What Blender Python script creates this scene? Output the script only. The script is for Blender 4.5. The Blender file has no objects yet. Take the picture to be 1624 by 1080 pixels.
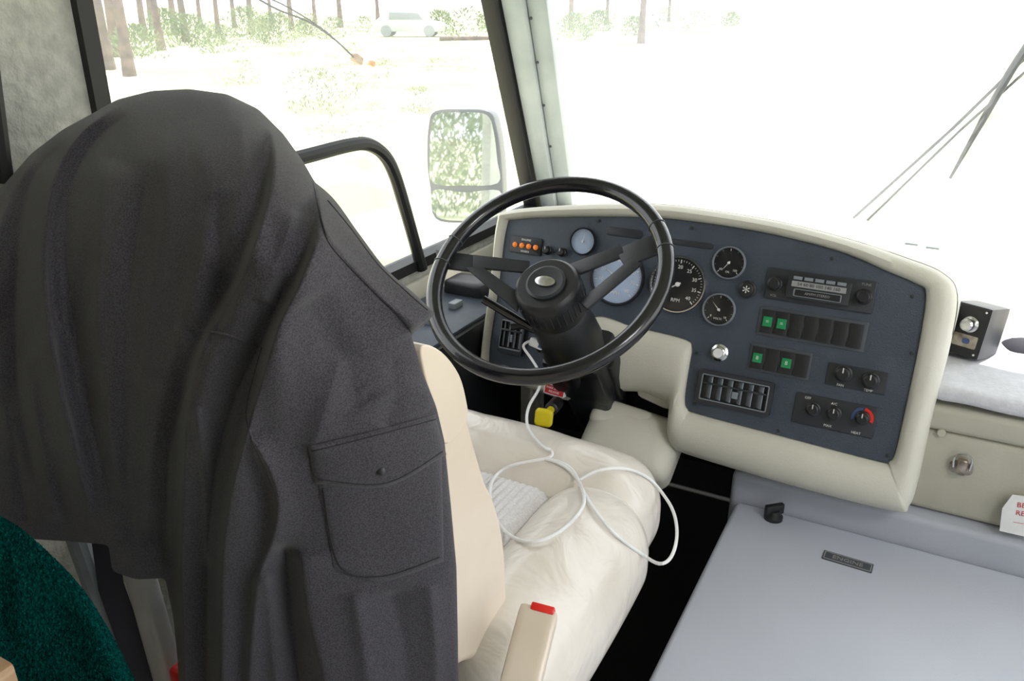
import bpy, bmesh, math, random
import numpy as np
from mathutils import Vector, Matrix
from mathutils.bvhtree import BVHTree
random.seed(7); np.random.seed(7)
V=Vector
FP=1300.0; PITCH=math.atan(540/1300.0); YAW=math.radians(28)
CAM=V((0,0,1.25))
RT=V((math.cos(YAW),math.sin(YAW),0)); FH=V((-math.sin(YAW),math.cos(YAW),0)); Z=V((0,0,1))
UPC=FH*math.sin(PITCH)+Z*math.cos(PITCH); FW=FH*math.cos(PITCH)-Z*math.sin(PITCH)
def ray(px,py): return RT*((px-812)/FP)+UPC*((540-py)/FP)+FW
def at(px,py,d): return CAM+ray(px,py)*d
def hp(px,py,o,n):
    r=ray(px,py); return CAM+r*((o-CAM).dot(n)/r.dot(n))
def hx(px,py,x): return hp(px,py,V((x,0,0)),V((1,0,0)))
def hy(px,py,y): return hp(px,py,V((0,y,0)),V((0,1,0)))
def hz(px,py,z): return hp(px,py,V((0,0,z)),V((0,0,1)))

scene=bpy.context.scene
col=scene.collection
# ---------------------------------------------------------------- materials
def s2l(c):
    out=[]
    for v in c:
        v/=255.0
        out.append(v/12.92 if v<=0.04045 else ((v+0.055)/1.055)**2.4)
    return (out[0],out[1],out[2],1)
def mat(name,c,rough=0.5,metal=0.0,c2=None,scale=20,bump=0.0,bscale=None,coat=0.0,sheen=0.0,emit=None,spec=None,detail=4,stretch=None,dist=0.002,lo=0.35,hi=0.65,distort=0.0):
    m=bpy.data.materials.new(name); m.use_nodes=True
    nt=m.node_tree; b=nt.nodes['Principled BSDF']
    b.inputs['Roughness'].default_value=rough; b.inputs['Metallic'].default_value=metal
    b.inputs['Coat Weight'].default_value=coat
    b.inputs['Sheen Weight'].default_value=sheen
    if spec is not None: b.inputs['Specular IOR Level'].default_value=spec
    tc=nt.nodes.new('ShaderNodeTexCoord'); src=tc.outputs['Object']
    if stretch:
        mp=nt.nodes.new('ShaderNodeMapping'); mp.inputs['Scale'].default_value=stretch
        nt.links.new(src,mp.inputs[0]); src=mp.outputs[0]
    n=nt.nodes.new('ShaderNodeTexNoise'); n.inputs['Scale'].default_value=scale; n.inputs['Detail'].default_value=detail
    nt.links.new(src,n.inputs['Vector'])
    r=nt.nodes.new('ShaderNodeValToRGB'); r.color_ramp.elements[0].position=lo; r.color_ramp.elements[1].position=hi
    if c2 is None: c2=tuple(v*0.93 for v in c)
    r.color_ramp.elements[0].color=s2l(c2); r.color_ramp.elements[1].color=s2l(c)
    nt.links.new(n.outputs['Fac'],r.inputs['Fac']); nt.links.new(r.outputs['Color'],b.inputs['Base Color'])
    if bump>0:
        n2=nt.nodes.new('ShaderNodeTexNoise'); n2.inputs['Scale'].default_value=bscale or scale*3; n2.inputs['Detail'].default_value=3
        n2.inputs['Distortion'].default_value=distort
        nt.links.new(src,n2.inputs['Vector'])
        bp=nt.nodes.new('ShaderNodeBump'); bp.inputs['Strength'].default_value=bump; bp.inputs['Distance'].default_value=dist
        nt.links.new(n2.outputs['Fac'],bp.inputs['Height']); nt.links.new(bp.outputs['Normal'],b.inputs['Normal'])
    if emit:
        b.inputs['Emission Color'].default_value=s2l(c); b.inputs['Emission Strength'].default_value=emit
    return m
M={}
M['jacket']=mat('charcoal_fleece',(78,76,82),0.95,c2=(56,54,60),scale=800,bump=0.25,bscale=900,sheen=0.18,spec=0.1,detail=1)
M['seam']=mat('dark_seam',(38,36,40),0.9)
M['cream']=mat('cream_leather',(224,210,192),0.34,c2=(217,202,183),scale=9,bump=0.3,bscale=12,dist=0.007,coat=0.1)
M['seatleather']=mat('pale_leather',(222,215,206),0.27,c2=(212,204,193),scale=7,bump=0.55,bscale=14,dist=0.010,distort=0.9,coat=0.25)
M['creamseam']=mat('leather_seam',(176,166,154),0.7)
M['creamfab']=mat('ribbed_pale_fabric',(222,219,220),0.85,c2=(208,205,206),scale=300,bump=0.3,bscale=500,detail=1)
M['dash']=mat('dash_cream_plastic',(206,203,190),0.5,c2=(198,195,181),scale=6,bump=0.3,bscale=450)
M['panel']=mat('slate_vinyl',(64,73,85),0.40,c2=(55,64,76),scale=14,bump=0.5,bscale=500)
M['black']=mat('black_plastic',(27,28,31),0.42,bump=0.1,bscale=300)
M['gloss']=mat('glossy_black_leather',(20,20,25),0.22,coat=0.35,bump=0.06,bscale=250)
M['satin']=mat('satin_dark_gray',(42,44,49),0.42)
M['grayplastic']=mat('gray_plastic',(74,78,84),0.4)
M['midgray']=mat('mid_gray_plastic',(128,136,142),0.4)
M['palegray']=mat('pale_gray_paint',(186,188,190),0.45)
M['chrome']=mat('chrome',(215,215,215),0.2,metal=1.0)
M['wornmetal']=mat('worn_metal',(180,172,160),0.35,metal=0.8,c2=(120,108,96),scale=60)
M['dial']=mat('black_dial',(26,27,30),0.3,coat=0.5)
M['dial_refl']=mat('dial_painted_reflection',(176,192,218),0.25,coat=0.6)  # pale blue is a reflection painted into the dial colour
M['white']=mat('white_plastic',(235,235,235),0.4)
M['ink']=mat('white_print',(222,222,218),0.6)
M['inkdim']=mat('gray_print',(150,150,150),0.6)
M['redink']=mat('red_print',(190,40,40),0.6)
M['orange']=mat('orange_lamp',(240,130,40),0.3,emit=0.15)
M['green']=mat('green_lens',(20,130,75),0.3,emit=0.1)
M['red']=mat('red_plastic',(235,45,35),0.35)
M['blue']=mat('blue_plastic',(60,84,130),0.35)
M['yellow']=mat('yellow_plastic',(225,205,30),0.4)
M['hatch']=mat('blue_gray_fibreglass',(197,201,214),0.36,c2=(191,195,208),scale=3,bump=0.15,bscale=300)
M['hatch2']=mat('gray_moulding',(176,179,190),0.5,c2=(166,170,181),scale=5,bump=0.2,bscale=350)
M['rubber']=mat('black_rubber',(20,21,23),0.55)
M['floor']=mat('black_carpet',(20,20,22),0.95,bump=0.7,bscale=300)
M['wall']=mat('gray_carpet_wall',(190,191,184),0.95,c2=(168,169,163),scale=50,bump=1.0,bscale=70,detail=8,dist=0.006)
M['pillar']=mat('gray_paint',(176,184,185),0.5,c2=(158,166,168),scale=10)
M['mat']=mat('gray_plush',(206,207,212),1.0,c2=(198,199,204),scale=90,bump=0.4,bscale=200,dist=0.003)
M['case']=mat('beige_case',(186,183,168),0.55,c2=(175,171,155),scale=7,bump=0.2,bscale=200)
M['teal']=mat('teal_fleece',(10,112,104),1.0,c2=(4,82,80),scale=300,bump=1.0,bscale=420,spec=0.05,dist=0.008,detail=2)
M['tan']=mat('tan_wood',(190,160,128),0.5,c2=(165,130,98),scale=12,stretch=(1,1,8))
M['denim']=mat('dark_webbing',(46,46,56),0.8)
M['ground']=mat('pale_grassy_sand',(226,220,190),1.0,c2=(134,142,104),scale=0.3,detail=10,lo=0.43,hi=0.56)
M['bark']=mat('bark',(112,94,84),0.95,c2=(74,62,56),scale=3,bump=0.6,bscale=8)
M['needle']=mat('pine_needles',(120,136,96),0.9,c2=(86,104,68),scale=3)
M['sage']=mat('sage_leaves',(128,136,100),0.9,c2=(100,110,78),scale=6)
M['mirror']=mat('mirror_glass',(225,232,232),0.02,metal=1.0)
M['carpaint']=mat('pale_paint',(178,186,184),0.5)
def glassmat(name,haze):  # translucent share imitates veiling glare that washes out the view
    m=bpy.data.materials.new(name); m.use_nodes=True; nt=m.node_tree
    for n in list(nt.nodes): nt.nodes.remove(n)
    o=nt.nodes.new('ShaderNodeOutputMaterial'); t=nt.nodes.new('ShaderNodeBsdfTransparent')
    d=nt.nodes.new('ShaderNodeBsdfTranslucent'); g=nt.nodes.new('ShaderNodeBsdfGlossy'); g.inputs['Roughness'].default_value=0.02
    d.inputs['Color'].default_value=(0.9,0.95,1,1)
    ns=nt.nodes.new('ShaderNodeTexNoise'); ns.inputs['Scale'].default_value=3
    mr=nt.nodes.new('ShaderNodeMapRange'); mr.inputs['To Min'].default_value=haze*0.6; mr.inputs['To Max'].default_value=haze*1.4
    nt.links.new(ns.outputs['Fac'],mr.inputs['Value'])
    a=nt.nodes.new('ShaderNodeMixShader'); nt.links.new(mr.outputs[0],a.inputs[0])
    nt.links.new(t.outputs[0],a.inputs[1]); nt.links.new(d.outputs[0],a.inputs[2])
    b=nt.nodes.new('ShaderNodeMixShader'); b.inputs[0].default_value=0.04
    nt.links.new(a.outputs[0],b.inputs[1]); nt.links.new(g.outputs[0],b.inputs[2])
    nt.links.new(b.outputs[0],o.inputs[0]); return m
M['glass']=glassmat('window_glass_added_haze',0.11)  # glare haze put into the pane material
M['glass2']=glassmat('windshield_glass_added_haze',0.13)
# ---------------------------------------------------------------- mesh helpers
WL={}
def mk(name,verts,faces,m,parent=None,smooth=True,label=None,cat=None,kind=None,angle=35):
    vs=np.array([tuple(v) for v in verts],dtype=float)
    c=(vs.min(0)+vs.max(0))/2
    if parent is None: c[2]=vs[:,2].min()
    me=bpy.data.meshes.new(name)
    me.from_pydata([tuple(v) for v in (vs-c)],[],[tuple(f) for f in faces])
    bm=bmesh.new(); bm.from_mesh(me); bmesh.ops.recalc_face_normals(bm,faces=bm.faces); bm.to_mesh(me); bm.free()
    me.materials.append(M[m])
    if smooth:
        me.polygons.foreach_set('use_smooth',[True]*len(me.polygons))
        try: me.set_sharp_from_angle(angle=math.radians(angle))
        except Exception: pass
    me.update()
    o=bpy.data.objects.new(name,me); o.location=c; col.objects.link(o); WL[o.name]=V(c)
    if parent is not None:
        o.parent=parent; o.matrix_parent_inverse=Matrix.Translation(-WL[parent.name])
    if label: o['label']=label
    if cat: o['category']=cat
    if kind: o['kind']=kind
    return o
def empty(name,loc,label,cat):
    o=bpy.data.objects.new(name,None); o.location=loc; o.empty_display_size=0.05; col.objects.link(o); WL[o.name]=V(loc)
    o['label']=label; o['category']=cat
    return o
class Fr:
    def __init__(s,o,x,n):
        s.o=V(o); s.n=V(n).normalized(); x=V(x); s.x=(x-s.n*x.dot(s.n)).normalized(); s.y=s.n.cross(s.x)
    def w(s,a,b,h=0): return s.o+s.x*a+s.y*b+s.n*h
    def px(s,px,py,h=0):
        q=hp(px,py,s.o+s.n*h,s.n)-s.o; return (q.dot(s.x),q.dot(s.y))
    def at(s,a,b,h=0): 
        f=Fr(s.w(a,b,h),s.x,s.n); return f
def join(parts):
    v=[];f=[]
    for (a,b) in parts:
        n=len(v); v+=list(a); f+=[tuple(i+n for i in q) for q in b]
    return v,f
def g_prism(pts,fr,h0,h1,bev=0.0,seg=2,hf=None):
    bm=bmesh.new()
    H=hf or (lambda x,y:0)
    a=[bm.verts.new(fr.w(x,y,h0+H(x,y))) for x,y in pts]; b=[bm.verts.new(fr.w(x,y,h1+H(x,y))) for x,y in pts]
    n=len(pts); bm.faces.new(a); bm.faces.new(b)
    for i in range(n): bm.faces.new((a[i],a[(i+1)%n],b[(i+1)%n],b[i]))
    bmesh.ops.recalc_face_normals(bm,faces=bm.faces)
    if bev>0:
        ee=[e for e in bm.edges if e.calc_face_angle(0)>math.radians(30)]
        bmesh.ops.bevel(bm,geom=ee,offset=bev,segments=seg,profile=0.5,affect='EDGES',clamp_overlap=True)
    bm.verts.index_update()
    r=([v.co.copy() for v in bm.verts],[tuple(v.index for v in f.verts) for f in bm.faces]); bm.free(); return r
def g_box(c,h,bev=0.004,fr=None,seg=2):
    c=V(c)
    if fr is None: fr=Fr(c,(1,0,0),(0,0,1))
    else: fr=fr.at(*c)
    return g_prism([(-h[0],-h[1]),(h[0],-h[1]),(h[0],h[1]),(-h[0],h[1])],fr,-h[2],h[2],bev,seg)
def g_rbox(half,r,fr,n=10,puff=(0,0,0),fn=None):
    bm=bmesh.new(); bmesh.ops.create_cube(bm,size=2)
    bmesh.ops.subdivide_edges(bm,edges=bm.edges[:],cuts=n,use_grid_fill=True)
    vs=[]
    H=half
    for v in bm.verts:
        p=[math.copysign(abs(t)**0.7,t) for t in v.co]
        q=V((p[0]*H[0],p[1]*H[1],p[2]*H[2]))
        inn=V([max(-(H[i]-r),min(H[i]-r,q[i])) for i in range(3)])
        d=q-inn
        if d.length>1e-9: d=d.normalized()*r
        q=inn+d
        X=[q[i]/H[i] for i in range(3)]
        for i in range(3):
            j,k=(i+1)%3,(i+2)%3
            q[i]+=puff[i]*X[i]*(1-X[j]**2)*(1-X[k]**2)
        if fn: q=fn(q)
        vs.append(fr.w(*q))
    bm.verts.index_update()
    f=[tuple(v.index for v in ff.verts) for ff in bm.faces]; bm.free(); return vs,f
def g_tube(pts,r,n=10,closed=False,flat=1.0):
    pts=[V(p) for p in pts]; N=len(pts)
    rr=r if hasattr(r,'__len__') else [r]*N
    T=[]
    for i in range(N):
        if closed: t=pts[(i+1)%N]-pts[i-1]
        else: t=pts[min(i+1,N-1)]-pts[max(i-1,0)]
        T.append(t.normalized())
    u=T[0].orthogonal().normalized(); vs=[];fs=[]
    for i in range(N):
        u=(u-T[i]*u.dot(T[i])).normalized(); w=T[i].cross(u)
        for k in range(n):
            a=2*math.pi*k/n; vs.append(pts[i]+u*math.cos(a)*rr[i]+w*math.sin(a)*rr[i]*flat)
    for i in range(N if closed else N-1):
        j=(i+1)%N
        for k in range(n): fs.append((i*n+k,i*n+(k+1)%n,j*n+(k+1)%n,j*n+k))
    if not closed: fs.append(tuple(range(n))); fs.append(tuple((N-1)*n+k for k in range(n)))
    return vs,fs
def g_rev(prof,fr,n=32):
    vs=[];fs=[];m=len(prof)
    for k in range(n):
        a=2*math.pi*k/n
        for (r,h) in prof: vs.append(fr.w(r*math.cos(a),r*math.sin(a),h))
    for k in range(n):
        q=(k+1)%n
        for i in range(m-1): fs.append((k*m+i,k*m+i+1,q*m+i+1,q*m+i))
    fs.append(tuple(k*m for k in range(n))); fs.append(tuple(k*m+m-1 for k in range(n)))
    return vs,fs
def cr(pts,n=8,closed=False):
    P=[V(p) for p in pts]; N=len(P); out=[]
    rng=range(N if closed else N-1)
    for i in rng:
        if closed: a,b,c,d=P[i-1],P[i],P[(i+1)%N],P[(i+2)%N]
        else: a,b,c,d=P[max(i-1,0)],P[i],P[i+1],P[min(i+2,N-1)]
        for k in range(n):
            t=k/n
            out.append(0.5*((2*b)+(c-a)*t+(2*a-5*b+4*c-d)*t*t+(3*b-a-3*c+d)*t**3))
    if not closed: out.append(P[-1])
    return out
def rrect(w,h,r,n=5,cx=0,cy=0):
    out=[]
    for (sx,sy,a0) in ((1,1,0),(-1,1,90),(-1,-1,180),(1,-1,270)):
        for k in range(n+1):
            a=math.radians(a0+90*k/n); out.append((cx+sx*(w/2-r)+r*math.cos(a),cy+sy*(h/2-r)+r*math.sin(a)))
    return out
def ringmesh(outer,inner,fr,h0,h1):
    n=len(outer); vs=[]
    for h in (h0,h1):
        for p in outer: vs.append(fr.w(p[0],p[1],h))
        for p in inner: vs.append(fr.w(p[0],p[1],h))
    fs=[]
    for i in range(n):
        j=(i+1)%n
        fs.append((i,j,n+j,n+i)); fs.append((2*n+i,2*n+j,3*n+j,3*n+i))
        fs.append((i,j,2*n+j,2*n+i)); fs.append((n+i,n+j,3*n+j,3*n+i))
    return vs,fs
def text(s,fr,a,b,size,m=None,parent=None,h=0.0,rot=0):
    cu=bpy.data.curves.new('t','FONT'); cu.body=s; cu.size=size; cu.align_x='CENTER'; cu.align_y='CENTER'; cu.extrude=0.0002
    cu.resolution_u=2
    o=bpy.data.objects.new('t',cu); col.objects.link(o)
    dg=bpy.context.evaluated_depsgraph_get(); dg.update()
    me=bpy.data.meshes.new_from_object(o.evaluated_get(dg))
    c,sn=math.cos(rot),math.sin(rot)
    vs=[fr.w(a+v.co.x*c-v.co.y*sn,b+v.co.x*sn+v.co.y*c,h+v.co.z) for v in me.vertices]
    fs=[tuple(p.vertices) for p in me.polygons]
    bpy.data.objects.remove(o); bpy.data.curves.remove(cu); bpy.data.meshes.remove(me)
    return vs,fs

# ================================================================= SETTING
LX=-1.0
floor=mk('floor',*g_box((0.05,0.85,-0.03),(1.15,1.45,0.03),0),'floor',smooth=False,kind='structure')
ground=mk('ground',[V((-250,-250,-0.85)),V((250,-250,-0.85)),V((250,250,-0.85)),V((-250,250,-0.85))],[(0,1,2,3)],'ground',smooth=False,kind='structure')
ground['label']='pale sun-bleached sandy ground with grassy patches'
def wally(z): return 1.8-(z-1.25)*0.475
WB=0.722; WT=1.50; ZB=0.71
fl=Fr((LX,0,0),(0,1,0),(1,0,0))
p1=g_prism([(-0.6,0.0),(wally(0.0)-0.25,0.0),(wally(ZB),ZB),(-0.6,ZB)],fl,-0.05,0.0)
p2=g_prism([(-0.6,ZB),(WB,ZB),(WB,WT),(-0.6,WT)],fl,-0.05,0.0)
p3=g_prism([(-0.6,WT),(wally(WT),WT),(wally(1.95),1.95),(-0.6,1.95)],fl,-0.05,0.0)
mk('wall_left',*join([p1,p2,p3]),'wall',smooth=False,kind='structure')
mk('ceiling',*g_box((0.05,0.575,1.98),(1.15,1.175,0.03),0),'wall',smooth=False,kind='structure')
mk('wall_back',*g_box((0.05,-0.62,0.97),(1.15,0.02,0.97),0),'wall',smooth=False,kind='structure')
mk('trim_1',*g_box((0.05,wally(1.55)-0.0,1.68),(1.05,0.05,0.27),0.01),'pillar',smooth=False,kind='structure')
mk('wall_front',*g_box((0.05,2.115,0.31),(1.10,0.02,0.31),0),'floor',smooth=False,kind='structure')
mk('wall_right',*join([g_box((1.16,0.85,0.35),(0.03,1.3,0.35),0),g_box((1.16,0.5,1.72),(0.03,1.1,0.25),0)]),'wall',smooth=False,kind='structure')
mk('trim_2',*g_prism([(0.8,0.02),(2.02,0.02),(1.99,ZB-0.03),(0.8,ZB-0.03)],fl,0.002,0.015,0.004),'dash',kind='structure')
mk('trim_3',*g_tube([hx(-22,60,-0.985),hx(8,290,-0.985)],0.010,8),'rubber',kind='structure')
def wpoly(inset):
    i=inset
    return [(WB+i,ZB+i),(wally(ZB)-i*1.3,ZB+i),(wally(WT)-i*0.9,WT-i),(WB+i,WT-i)]
mk('window_1',*ringmesh(wpoly(-0.008),wpoly(0.015),fl,-0.03,0.012),'rubber',smooth=False,kind='structure')
gp=wpoly(0.0)
mk('window_2',[fl.w(a,b,-0.022) for a,b in gp],[(0,1,2,3)],'glass',smooth=False,kind='structure')
sp=[(a,b) for a,b in [fl.px(*q) for q in [(330,285),(480,246),(548,229),(578,229),(602,246),(618,276),(635,330),(662,425)]]]
sp3=cr([fl.w(a,b,0.012) for a,b in sp],8)
mk('window_3',*g_tube(sp3,0.013,10),'rubber',kind='structure')
fw=Fr((0,1.8,1.25),(1,0,0),V((0,-1,-0.475)))
def wsp(x,z,h=0): return V((x,wally(z),z))+fw.n*h
mk('window_4',[wsp(-1.0,0.63),wsp(1.13,0.63),wsp(1.13,1.6),wsp(-1.0,1.6)],[(0,1,2,3)],'glass2',smooth=False,kind='structure')
def strip(name,pl,pr,h0,h1,m):
    a=[fw.px(*q) for q in pl]+[fw.px(*q) for q in reversed(pr)]
    return mk(name,*g_prism(a,fw,h0,h1,0.003),m,kind='structure')
strip('trim_4',[(772,-40),(846,330)],[(796,-40),(866,330)],0.0,0.05,'rubber')
strip('trim_5',[(799,-40),(869,330)],[(834,-40),(890,330)],0.0,0.035,'pillar')
strip('trim_6',[(835,-40),(891,330)],[(868,-40),(914,330)],-0.01,0.02,'pillar')
for i,(x,y) in enumerate([(858,22),(868,92),(878,160),(888,225)]):
    a=fw.px(x-10,y); mk('rivet',*g_rev([(0.0035,0.02),(0.0035,0.0225),(0.002,0.0235)],fw.at(a[0],a[1]),10),'grayplastic',None,label='small gray rivet head on the windshield pillar',cat='rivet').__setitem__('group','pillar rivets')

# ================================================================= DASHBOARD
dash=empty('dashboard',(-0.37,1.5,0.45),'cream moulded dashboard with slate blue instrument panel','dashboard')
PN=V((0,-0.958,0.287)); PF=Fr((-0.3,1.43,0.86),(1,0,0),PN)
pairs=[((763,590),(776,572)),((778,450),(792,450)),((788,352),(804,362)),((806,332),(822,348)),((930,322),(930,344)),((1045,322),(1045,346)),
((1150,335),(1145,358)),((1250,353),(1240,375)),((1350,379),(1340,402)),((1432,406),(1410,432)),((1496,432),(1452,450)),((1520,468),(1468,468)),((1508,550),(1456,550)),
((1480,660),(1435,650)),((1458,760),(1420,715)),((1442,808),(1410,731)),((1415,817),(1392,731)),((1250,775),(1250,694)),((1090,727),(1110,657)),((1062,712),(1091,648)),
((1054,690),(1087,630)),((1056,650),(1094,580)),((1048,640),(1098,551)),((1030,632),(1085,537)),((1005,624),(1010,519)),((930,625),(935,505)),((905,640),(908,600)),((800,605),(800,579))]
def loop(idx,h):
    pts=[PF.px(*p[idx]) for p in pairs]
    return [ (v.x,v.y) for v in cr([V((a,b,0)) for a,b in pts],6,True)]
OUT=loop(0,0); INN=loop(1,0)
prof=[(-0.02,-0.30),(0.0,-0.03),(0.06,-0.008),(0.22,0.010),(0.5,0.018),(0.78,0.015),(0.93,0.009),(1.0,-0.004)]
vs=[];fs=[];n=len(OUT)
for (t,h) in prof:
    for i in range(n):
        a=OUT[i][0]*(1-t)+INN[i][0]*t; b=OUT[i][1]*(1-t)+INN[i][1]*t
        vs.append(PF.w(a,b,h))
for k in range(len(prof)-1):
    for i in range(n):
        j=(i+1)%n; fs.append((k*n+i,k*n+j,(k+1)*n+j,(k+1)*n+i))
mk('bezel',*(vs,fs),'dash',dash,label='cream moulded bezel',angle=60)
bm=bmesh.new()
fv=[bm.verts.new(PF.w(a,b,0.001)) for a,b in INN]; bm.faces.new(fv); bmesh.ops.triangulate(bm,faces=bm.faces[:]); bm.verts.index_update()
mk('instrument_panel',[v.co.copy() for v in bm.verts],[tuple(v.index for v in f.verts) for f in bm.faces],'panel',dash,smooth=False,label='slate blue textured instrument panel'); bm.free()
ti=list(range(2*6,12*6))
front=[PF.w(OUT[i][0],OUT[i][1],-0.02) for i in ti]
vs=[];K=10
x0,x1=front[0].x,front[-1].x
for k in range(K+1):
    t=k/K
    for p in front:
        s=(p.x-x0)/(x1-x0)
        bx=-0.97+s*(x1+0.97+0.03); bk=V((bx,2.04,0.72))
        vs.append(p.lerp(bk,t))
n=len(front); fs=[(k*n+i,k*n+i+1,(k+1)*n+i+1,(k+1)*n+i) for k in range(K) for i in range(n-1)]
mk('top_shelf',vs,fs,'dash',dash,label='cream dashboard top')
mk('rear_cowl',*g_box((-0.47,2.05,0.66),(0.49,0.03,0.05),0.005),'dash',dash)
mk('side_shelf',*g_box((0.585,1.862,0.56),(0.53,0.225,0.08),0.012),'dash',dash,label='cream lower dashboard shelf')
for (x,y) in [(1447,382),(1480,388)]:
    c=hz(x,y,0.80); 
    mk('defroster_vent',*g_box((c.x,c.y,c.z-0.0),(0.012,0.03,0.002),0.001),'midgray',dash)
def prect(q,h=0):
    P=[PF.px(x,y,h) for x,y in q]
    l=(P[0][0]+P[3][0])/2; r=(P[1][0]+P[2][0])/2; t=(P[0][1]+P[1][1])/2; b=(P[2][1]+P[3][1])/2
    return (l+r)/2,(t+b)/2,r-l,t-b
def gauge(px,py,r,dial,nums,ang,title=None,label=None,ns=None,span=(225,-45),bez='black'):
    a,b=PF.px(px,py); f=PF.at(a,b,0.001)
    vs=[];fs=[];pr=[(r,0),(r,0.007),(r-0.0015,0.010),(r*0.93,0.010),(r*0.9,0.006),(r*0.9,0.003)]
    m=len(pr);N=48
    for k in range(N):
        t=2*math.pi*k/N
        for (rr,h) in pr: vs.append(f.w(rr*math.cos(t),rr*math.sin(t),h))
    for k in range(N):
        q=(k+1)%N
        for i in range(m-1): fs.append((k*m+i,k*m+i+1,q*m+i+1,q*m+i))
    g=mk('gauge',vs,fs,bez,dash,label=label)
    mk('dial_face',*g_rev([(r*0.91,0.002),(r*0.91,0.0035)],f,40),dial,g)
    parts=[]
    nt=len(nums) if nums else 5
    a0,a1=span; cnt=(nt-1)*5+1 if nt>3 else (nt-1)*4+1
    for k in range(cnt):
        t=math.radians(a0+(a1-a0)*k/(cnt-1)); big=(k%((cnt-1)//(nt-1))==0)
        L=r*(0.12 if big else 0.06); wd=r*(0.018 if big else 0.008)
        ro=r*0.85; c,s=math.cos(t),math.sin(t)
        P=[(ro*c-wd*s,ro*s+wd*c),(ro*c+wd*s,ro*s-wd*c),((ro-L)*c+wd*s,(ro-L)*s-wd*c),((ro-L)*c-wd*s,(ro-L)*s+wd*c)]
        parts.append(([f.w(x,y,0.0042) for x,y in P],[(0,1,2,3)]))
    mk('scale_marks',*join(parts),'ink' ,g,smooth=False)
    tp=[]
    for k,sx in enumerate(nums or []):
        if not sx: continue
        t=math.radians(a0+(a1-a0)*k/(nt-1))
        tp.append(text(sx,f,r*0.6*math.cos(t),r*0.6*math.sin(t),ns or r*0.24,None,None,0.0042))
    if title: tp.append(text(title,f,0,-r*0.55,r*0.17,None,None,0.0042))
    if tp: mk('lettering',*join(tp),'ink' if dial!='dial_refl' else 'white',g,smooth=False)
    t=math.radians(ang); c,s=math.cos(t),math.sin(t)
    P=[(-r*.12*c-r*.03*s,-r*.12*s+r*.03*c),(r*.68*c,r*.68*s),(-r*.12*c+r*.03*s,-r*.12*s-r*.03*c)]
    mk('needle',*join([([f.w(x,y,0.0055) for x,y in P],[(0,1,2)]),g_rev([(r*.08,0.004),(r*.08,0.007),(r*.05,0.008)],f,16)]),'ink',g,smooth=False)
    return g
gauge(926,383,0.0265,'dial_refl',['','',''],80,label='small round gauge with a pale reflection painted into its face')
gauge(980,440,0.054,'dial_refl',['0','10','20','30','40','50','60','70','80'],150,'MPH',label='large speedometer with a pale reflection painted into its face',ns=0.0095)
gauge(1076,451,0.053,'dial',['0','5','10','15','20','25','30','35','40'],212,'RPM',label='large black tachometer with white numerals',ns=0.0095,bez='chrome')
gauge(1157,417,0.0295,'dial',['60','','100'],235,'OIL',label='small black gauge',bez='midgray',ns=0.0055)
gauge(1141,491,0.0295,'dial',['8','','18'],135,'VOLTS',label='small black gauge',bez='midgray',ns=0.0055)
def knob(px,py,r,h=0.014,m='black',par=None,name='knob',label=None,mark=True):
    a,b=PF.px(px,py); f=PF.at(a,b,0.003)
    k=mk(name,*g_rev([(r,0),(r,h*0.3),(r*0.82,h*0.4),(r*0.78,h),(r*0.6,h*1.12)],f,24),m,par or dash,label=label)
    if mark: mk('pointer_mark',*g_box((0,r*0.45,h*1.14),(r*0.06,r*0.3,0.0006),0,f),'ink',k,smooth=False)
    return k
a,b,w,h=prect([(811,374),(861,378),(860,405),(810,401)])
pl=mk('warning_light_plate',*g_prism(rrect(w,h,0.003,4,a,b),PF,0,0.005,0.001),'black',dash,label='black plate with four amber lamps')
for k in range(4):
    aa=a+w*(-0.33+0.22*k)
    mk('indicator_lamp',*g_rev([(0.0052,0.005),(0.0052,0.0075),(0.003,0.009)],PF.at(aa,b-0.001),16),'orange',pl,label='amber indicator lamp')
mk('lettering',*text('ENGINE',PF,a,b+h*0.32,0.006,None,None,0.0052),'ink',pl,smooth=False)
mk('lettering',*text('WARN',PF,a,b-h*0.36,0.006,None,None,0.0052),'ink',pl,smooth=False)
knob(870,397,0.009,label='black push knob'); knob(893,400,0.009,label='black push knob')
k=knob(1186,459,0.0155,0.010,'black',label='black headlight knob with white symbol',mark=False)
a,b=PF.px(1186,459); mk('lettering',*text('*',PF,a,b-0.006,0.030,None,None,0.0155),'ink',k,smooth=False)
a,b=PF.px(1142,559)
k=mk('cigarette_lighter',*g_rev([(0.0155,0),(0.0155,0.004),(0.012,0.006),(0.0115,0.015),(0.009,0.0165)],PF.at(a,b,0.001),28),'chrome',dash,label='chrome cigarette lighter')
mk('lighter_cap',*g_rev([(0.0085,0),(0.008,0.002)],PF.at(a,b,0.0175),20),'white',k)
for (q) in [[(962,360),(1020,364),(1019,378),(961,374)],[(1062,377),(1132,388),(1130,397),(1061,386)]]:
    a,b,w,h=prect(q); mk('recessed_slot',*g_prism(rrect(w,h,min(w,h)*0.45,4,a,b),PF,0,0.003,0.001),'satin',dash)
for (x,y) in [(950,350),(1098,362),(1320,410),(1447,470),(1408,722),(1235,683),(1102,640),(1105,560),(1446,560)]:
    a,b=PF.px(x,y); mk('screw',*g_rev([(0.0032,0),(0.0032,0.002),(0.001,0.0025)],PF.at(a,b,0.001),10),'satin',dash)
a,b,w,h=prect([(1218,422),(1390,449),(1384,499),(1214,472)])
rad=mk('car_radio',*g_prism(rrect(w,h,0.002,3,a,b),PF,0,0.006,0.001),'satin',dash,label='black car stereo with two round knobs')
mk('radio_face',*g_prism(rrect(w*0.58,h*0.72,0.002,3,a,b),PF,0.005,0.016,0.001),'satin',rad)
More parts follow.
